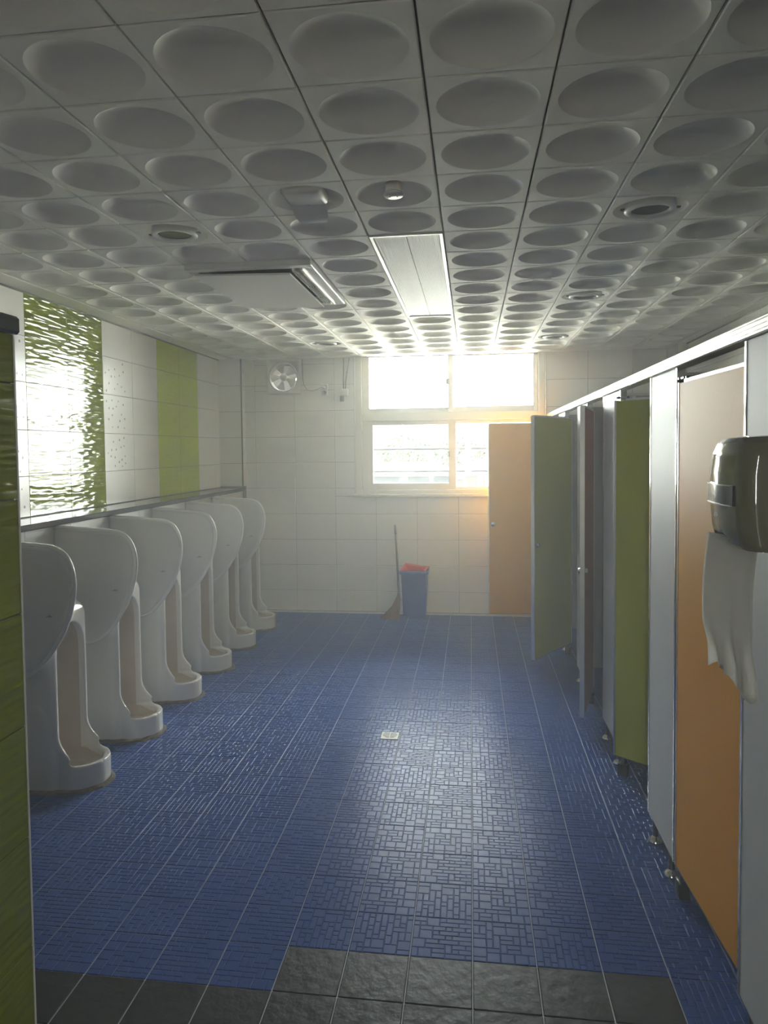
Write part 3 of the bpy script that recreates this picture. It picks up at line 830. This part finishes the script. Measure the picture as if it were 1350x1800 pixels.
# ------------------------------------------------------------------ fan, sockets on the window wall
fx, fz = -1.855, 2.360
t = thing('exhaust_fan', 'white square wall exhaust fan with round opening and louvres', 'fan', (fx, YF-.006, fz))
fp = MB().box(-.174, .174, -.034, 0, -.172, .174, b=.008, seg=2).obj('tmp', None)
fc = MB().lathe([(.0,-.1),(.140,-.1),(.140,.1),(.0,.1)], n=48, axis='y', smooth=False).obj('tmpc', None)
m = fp.modifiers.new('b', 'BOOLEAN'); m.operation = 'DIFFERENCE'; m.object = fc
me = baked(fp, M['white_plastic']); drop(fp, fc); link('housing', me, t)
MB().lathe([(.150,-.034),(.150,-.040),(.140,-.040),(.136,-.034),(.136,.06)], n=48, axis='y').obj('ring', M['white_plastic'], t)
MB().lathe([(.0,-.028),(.030,-.026),(.036,-.018),(.036,.01)], n=24, axis='y').obj('hub', M['white_plastic'], t)
blade = MB()
for k in range(7):
    u = k/6; r = .030+.098*u
    for s in range(6):
        a = (s/5-.5)*(0.55+.22*u)
        blade.v.append((r*math.sin(a), -.012+.016*(s/5-.5), r*math.cos(a)))
blade.f = [(k*6+s, k*6+s+1, (k+1)*6+s+1, (k+1)*6+s) for k in range(6) for s in range(5)]; blade.sm = [True]*len(blade.f)
bme = blade.mesh('blade', M['white_plastic'])
for k in range(5): link('blade', bme, t, None, (0, math.radians(72*k-20), 0))
for k in range(13):
    z = -.126+.021*k
    w = .128
    x1 = w if k not in (5, 9) else w-.022
    mb = MB(); mb.add([(-w, .070, z+.016), (x1, .070, z+.016), (x1, .060, z-.007), (-w, .060, z-.007)], [(0,1,2,3)])
    o = mb.obj('louvre', M['grey_plastic'], t); o.modifiers.new('s', 'SOLIDIFY').thickness = .0012

def cable(name, pts, r, parent):
    return MB().tube(pts, r, 8).obj(name, M['grey_plastic'], parent)
t = thing('wall_socket', 'small white double wall socket right of the exhaust fan', 'socket', (-1.442, YF-.007, 2.225))
MB().box(-.036, .036, -.014, 0, -.058, .058, b=.004).obj('plate', M['white_plastic'], t)
for z in (-.028, .028): MB().lathe([(.0,-.0145),(.016,-.0145),(.019,-.019),(.022,-.0145),(.022,-.010)], (0,0,z), 20, axis='y').obj('outlet', M['grey_plastic'], t)
t = thing('fan_cord', 'thin grey fan cord looping down into the wall socket', 'cord', (-1.66, YF-.007, 2.225))
P = [(-.004,-.012,.31),(-.001,-.012,.22),(.0,-.012,.12),(.012,-.013,.055),(.045,-.016,.005),(.09,-.02,-.006),(.14,-.024,.004),(.185,-.026,.022),(.208,-.026,.028)]
cable('wire', P, .0042, t)
MB().lathe([(.0,-.040),(.014,-.038),(.017,-.026),(.017,-.0195)], (.218, 0, .028), 16, axis='y').obj('plug', M['white_plastic'], t)
t = thing('hanging_plug', 'white plug box hanging on two grey cords left of the window', 'plug', (-1.232, YF-.007, 2.115))
MB().box(-.034, .034, -.045, -.005, .045, .115, b=.008, seg=2).obj('plug_body', M['white_plastic'], t)
MB().box(-.05, -.008, -.034, -.006, -.01, .05, b=.008, seg=2).obj('adapter', M['grey_plastic'], t)
cable('wire', [(-.012,-.02,.10),(-.014,-.016,.2),(-.012,-.012,.3),(-.012,-.012,.42)], .0065, t)
cable('wire', [(.006,-.02,.10),(.012,-.016,.2),(.028,-.012,.3),(.045,-.012,.42)], .006, t)

# ------------------------------------------------------------------ broom, bin, floor drain
t = thing('waste_bin', 'tall blue plastic bin standing against the window wall', 'bin', (-.545, 4.750, 0.0005))
def ring(w, d, z, r=.02, n=4):
    pts = []
    for cx, cy, a0 in ((w-r, d-r, 0), (-w+r, d-r, 90), (-w+r, -d+r, 180), (w-r, -d+r, 270)):
        for k in range(n+1):
            a = math.radians(a0+90*k/n); pts.append((cx+r*math.cos(a), cy+r*math.sin(a), z))
    return pts
MB().loft([ring(.104,.078,0), ring(.110,.082,.02), ring(.128,.100,.42), ring(.140,.110,.425), ring(.140,.110,.452), ring(.134,.104,.452), ring(.124,.095,.43), ring(.106,.080,.03)], cap=True).obj('body', M['bin_blue'], t)
rc_ = thing('red_scoop', 'red plastic scoop lying tilted in the top of the blue bin', 'scoop', (-.555, 4.735, .45))
def scoop():
    mb = MB()
    o = [(-.128,-.085,.008),(.118,-.085,.012),(.140,.075,.022),(-.085,.075,.060)]
    i = [(-.112,-.070,.000),(.104,-.070,.004),(.122,.062,.010),(-.078,.062,.046)]
    b_ = [(p[0]*.8, p[1]*.8, p[2]-.055) for p in i]
    b2 = [(p[0]*.83, p[1]*.83, p[2]-.062) for p in o]
    mb.add(o+i+b_+b2, [(0,1,5,4),(1,2,6,5),(2,3,7,6),(3,0,4,7),(4,5,9,8),(5,6,10,9),(6,7,11,10),(7,4,8,11),(8,9,10,11),
                       (0,1,13,12),(1,2,14,13),(2,3,15,14),(3,0,12,15),(12,13,14,15)])
    return mb
scoop().obj('tray', M['bin_red'], rc_)
MB().tube([(.09,.06,.015),(.13,.085,.02),(.15,.09,.018)], .010, 8).obj('handle', M['bin_red'], rc_)

t = thing('broom', 'long-handled straw broom leaning on the window wall beside the bin', 'broom', (-.770, 4.555, 0))
top = Vector((.030, .292, .878)); bot = Vector((.082, .07, .20))
MB().tube([bot, top], [.011, .010], 10).obj('handle', M['broom_stick'], t)
MB().tube([top-(top-bot)*.13, top+(top-bot)*.003], .0135, 10).obj('grip', M['grey_plastic'], t)
rb = random.Random(4)
br = MB()
for k in range(150):
    u = rb.random(); v = rb.uniform(-1, 1)
    e = Vector((-.088+.175*u, -.02+.028*v+.03*u, .002+.018*(1-u)*abs(rb.gauss(0, .5))+ .012*(1-u)))
    s = bot + Vector((rb.uniform(-.013,.013), rb.uniform(-.012,.012), rb.uniform(-.01,.03)))
    mid = (s*.55+e*.45) + Vector((.020*(1-u)+.004, 0, .0))
    br.tube([s, mid, e], [.0028, .0042, .0036], 5, smooth=False)
br.obj('bristles', M['straw'], t)
MB().tube([bot+Vector((0,0,-.03)), bot+Vector((0,0,.05))], [.020, .014], 12).obj('binding', M['broom_stick'], t)

t = thing('floor_drain', 'small square metal floor drain in the blue tiles', 'drain', (-.460, 1.765, .0008))
MB().box(-.05, .05, -.05, .05, -.001, .003, b=.0015).obj('frame', M['drain_steel'], t)
for k in range(5):
    y = -.034+.0150*k; h = math.sqrt(max(0, .042**2-y*y))
    for sg in (-1, 1):
        MB().add([(sg*.003, y, .0034), (sg*.003, y+.0075, .0034), (sg*h, y+.0155, .0034), (sg*h, y+.008, .0034),
                  (sg*.003, y, .0028), (sg*.003, y+.0075, .0028), (sg*h, y+.0155, .0028), (sg*h, y+.008, .0028)],
                 [(0,1,2,3),(4,7,6,5),(0,4,5,1),(1,5,6,2),(2,6,7,3),(3,7,4,0)]).obj('slot', M['dark'], t)

# ------------------------------------------------------------------ the town outside the window
def solid(name, col, rough=.8, **k): return mat(name, col, rough, **k)
G = dict(ground=solid('concrete yard', (.34,.33,.30)), tower=solid('tower concrete', (.011,.0125,.013)), towerdark=solid('tower window', (.004,.006,.0065)),
         cream=solid('cream render', (.014,.012,.010)), bluew=solid('pale blue cladding', (.008,.011,.0125)), slate=solid('grey roof tile', (.005,.0048,.0055), noise=.3, nscale=.6),
         win=solid('house window', (.003,.004,.005), .3), leaf=solid('green leaves', (.0060,.0095,.0006), noise=.6, nscale=.4), bark=solid('bark', (.004,.003,.002)),
         white=solid('white metal dish', (.018,.018,.017)), brick=solid('pale brick', (.010,.007,.006)))
ground = tag(MB().box(-300, 300, 5.3, 700, -7.2, -7.0).obj('ground', G['ground']), kind='structure')
def at(u, v, Y):
    d = R_*((u-PX)/F) - U_*((v-PY)/F) + W_; s = (Y-CAM.y)/d.y; p = CAM + d*s; return p
def tower(label, u0, u1, vtop, Y, depth=12, cols=6, rows=14):
    a = at(u0, vtop, Y); b = at(u1, vtop, Y); w = b.x-a.x; h = a.z+7
    t = thing('apartment_tower', label, 'building', ((a.x+b.x)/2, Y, -7))
    MB().box(-w/2, w/2, 0, depth, 0, h).obj('wall', G['tower'], t)
    cw = w/cols; z = h-1.2; k = 0
    me = MB().box(-cw*.32, cw*.32, -.12, .05, -.85, .85).mesh('window', G['towerdark'])
    while z > 6 and k < rows:
        for c in range(cols): link('window', me, t, (-w/2+cw*(c+.5), 0, z-.6))
        z -= 2.9; k += 1
    MB().box(-w/2-.15, w/2+.15, -.15, depth+.15, h, h+.5).obj('parapet', G['tower'], t)
tower('pale grey apartment tower at the left of the open window view', 664, 706, 738, 300, cols=6)
tower('bluish apartment tower behind the trees in the left pane', 707, 742, 742, 360, cols=5)
tower('tall pale apartment tower beside the window mullion', 762, 800, 730, 280, cols=5)
tower('white apartment block beyond the trees in the right pane', 812, 880, 736, 330, cols=7)
tower('low white flats with dark windows above the hip roof', 843, 892, 790, 190, cols=6, rows=5, depth=14)

def house(label, u0, u1, veave, vridge, Y, wall, roof, depth=14, base=-7, winpx=()):
    a = at(u0, veave, Y); b = at(u1, veave, Y); zr = at(u0, vridge, Y+depth/2).z; w = (b.x-a.x)/2; h = a.z
    t = thing('house', label, 'house', ((a.x+b.x)/2, Y, base))
    MB().box(-w, w, 0, depth, 0, h-base).obj('wall', G[wall], t)
    e = .8; z0 = h-base; z1 = max(z0+.25, zr-base)
    q = [(-w-e,-e,z0),(w+e,-e,z0),(w+e,depth+e,z0),(-w-e,depth+e,z0),(-w*.45,depth/2,z1),(w*.45,depth/2,z1)]
    MB().add(q, [(0,1,5,4),(1,2,5),(2,3,4,5),(3,0,4),(0,3,2,1)]).obj('roof', G[roof], t)
    MB().box(-w-e, w+e, -e-.15, -e, z0-.35, z0+.05).obj('gutter', G['white'], t)
    for (ua, ub, va, vb) in winpx:
        p = at(ua, va, Y); q2 = at(ub, vb, Y); ox = (a.x+b.x)/2
        f = MB().box(p.x-ox, q2.x-ox, -.10, .03, q2.z-base, p.z-base).obj('window', G['white'], t)
        n = 3; dx = (q2.x-p.x)/n
        for k in range(n): MB().box(p.x-ox+dx*k+.08, p.x-ox+dx*(k+1)-.08, -.14, -.09, q2.z-base+.10, p.z-base-.10).obj('pane', G['win'], f)
house('pale blue walled building in the left pane, below the trees', 615, 796, 832, 813, 82, 'bluew', 'slate', winpx=((702,718,836,845),))
house('brick house with a grey tiled hip roof in the right pane', 815, 930, 828, 808, 60, 'brick', 'slate', winpx=((838,878,833,850),))
house('small cream house between the two larger roofs', 786, 822, 838, 822, 110, 'cream', 'slate')

def tree_obj(label, u, v, Y, r, seed):
    c = at(u, v, Y); rnd = random.Random(seed)
    t = thing('tree', label, 'tree', (c.x, Y, -7), 0, 'trees beyond the houses')
    H = c.z+7
    MB().tube([(0,0,0),(.1,0,H*.5),(0,.1,H)], [.45,.3,.15], 8).obj('trunk', G['bark'], t)
    mb = MB()
    for k in range(900):
        a, b_ = rnd.uniform(0, 2*math.pi), rnd.uniform(-1, 1); rad = r*(.55+.45*rnd.random()**.5)*(1+.18*math.sin(3*a+seed))
        s = math.sqrt(1-b_*b_); p = Vector((rad*s*math.cos(a), rad*s*math.sin(a), H+rad*.72*b_))
        n = Vector((rnd.gauss(0,1), rnd.gauss(0,1), rnd.gauss(0,1))).normalized(); q = n.orthogonal().normalized(); w = n.cross(q); z = r*rnd.uniform(.06, .13)
        mb.add([p-q*z, p-w*z*.5, p+q*z, p+w*z*.5], [(0,1,2,3)])
    tag(mb.obj('foliage', G['leaf'], t, fix=False), kind='stuff')
tl = [('leafy tree at the left end of the tree line in the left pane', 672, 806, 112), ('bushy tree standing before the left tower', 694, 798, 121), ('round tree in the middle of the left pane', 716, 802, 130),
      ('taller tree before the bluish tower', 708, 788, 139), ('leafy tree right of the middle in the left pane', 740, 804, 148), ('broad tree next to the mullion in the left pane', 770, 804, 157),
      ('sunlit tree at the left of the right pane', 812, 794, 133), ('sunlit bushy tree in the middle of the right pane', 832, 806, 142), ('sunlit low tree at the right of the right pane', 862, 808, 112)]
for k, (l, u, v, Y) in enumerate(tl): tree_obj(l, u, v, Y, .0275*Y, 20+k)
def dish_obj(label, u, v, Y, r):
    c = at(u, v, Y); t = thing('satellite_dish', label, 'satellite dish', (c.x, Y, -7), 0, 'satellite dishes on the roofs')
    h = c.z + 7
    MB().tube([(0,.15,0),(0,.15,h)], .09, 8).obj('mast', G['white'], t)
    MB().lathe([(.0,.12),(r*.5,.09),(r*.85,.03),(r,-.05),(r*.96,-.05),(r*.5,.07),(.0,.09)], (0,0,h), 20, axis='y').obj('reflector', G['white'], t)
    MB().tube([(0,-.03,h-r),(0,-.7,h-.1)], .04, 6).obj('feed_arm', G['white'], t)
dish_obj('white satellite dish on a mast in the left pane', 756, 801, 70, .42)
dish_obj('small satellite dish just below the white one', 759, 815, 74, .42)
dish_obj('large satellite dish before the trees in the right pane', 816, 805, 56, .48)

# ------------------------------------------------------------------ thin scattering volume, added to lay a pale veil toward the window
hm = bpy.data.materials.new('thin veil scatter'); hm.use_nodes = True
hn = hm.node_tree.nodes; hn.clear()
ho = hn.new('ShaderNodeOutputMaterial'); hv = hn.new('ShaderNodeVolumeScatter')
hv.inputs['Color'].default_value = (.95, .96, 1.0, 1); hv.inputs['Density'].default_value = 0.036; hv.inputs['Anisotropy'].default_value = 0.35
hm.node_tree.links.new(hv.outputs[0], ho.inputs['Volume'])
hz = MB().box(XL-.1, XR+.1, YN-.1, YF+.125, -.06, ZC+.15).obj('veil_volume', hm)
tag(hz, 'thin pale scattering volume added to veil the room before the bright window', 'veil_volume', kind='stuff')
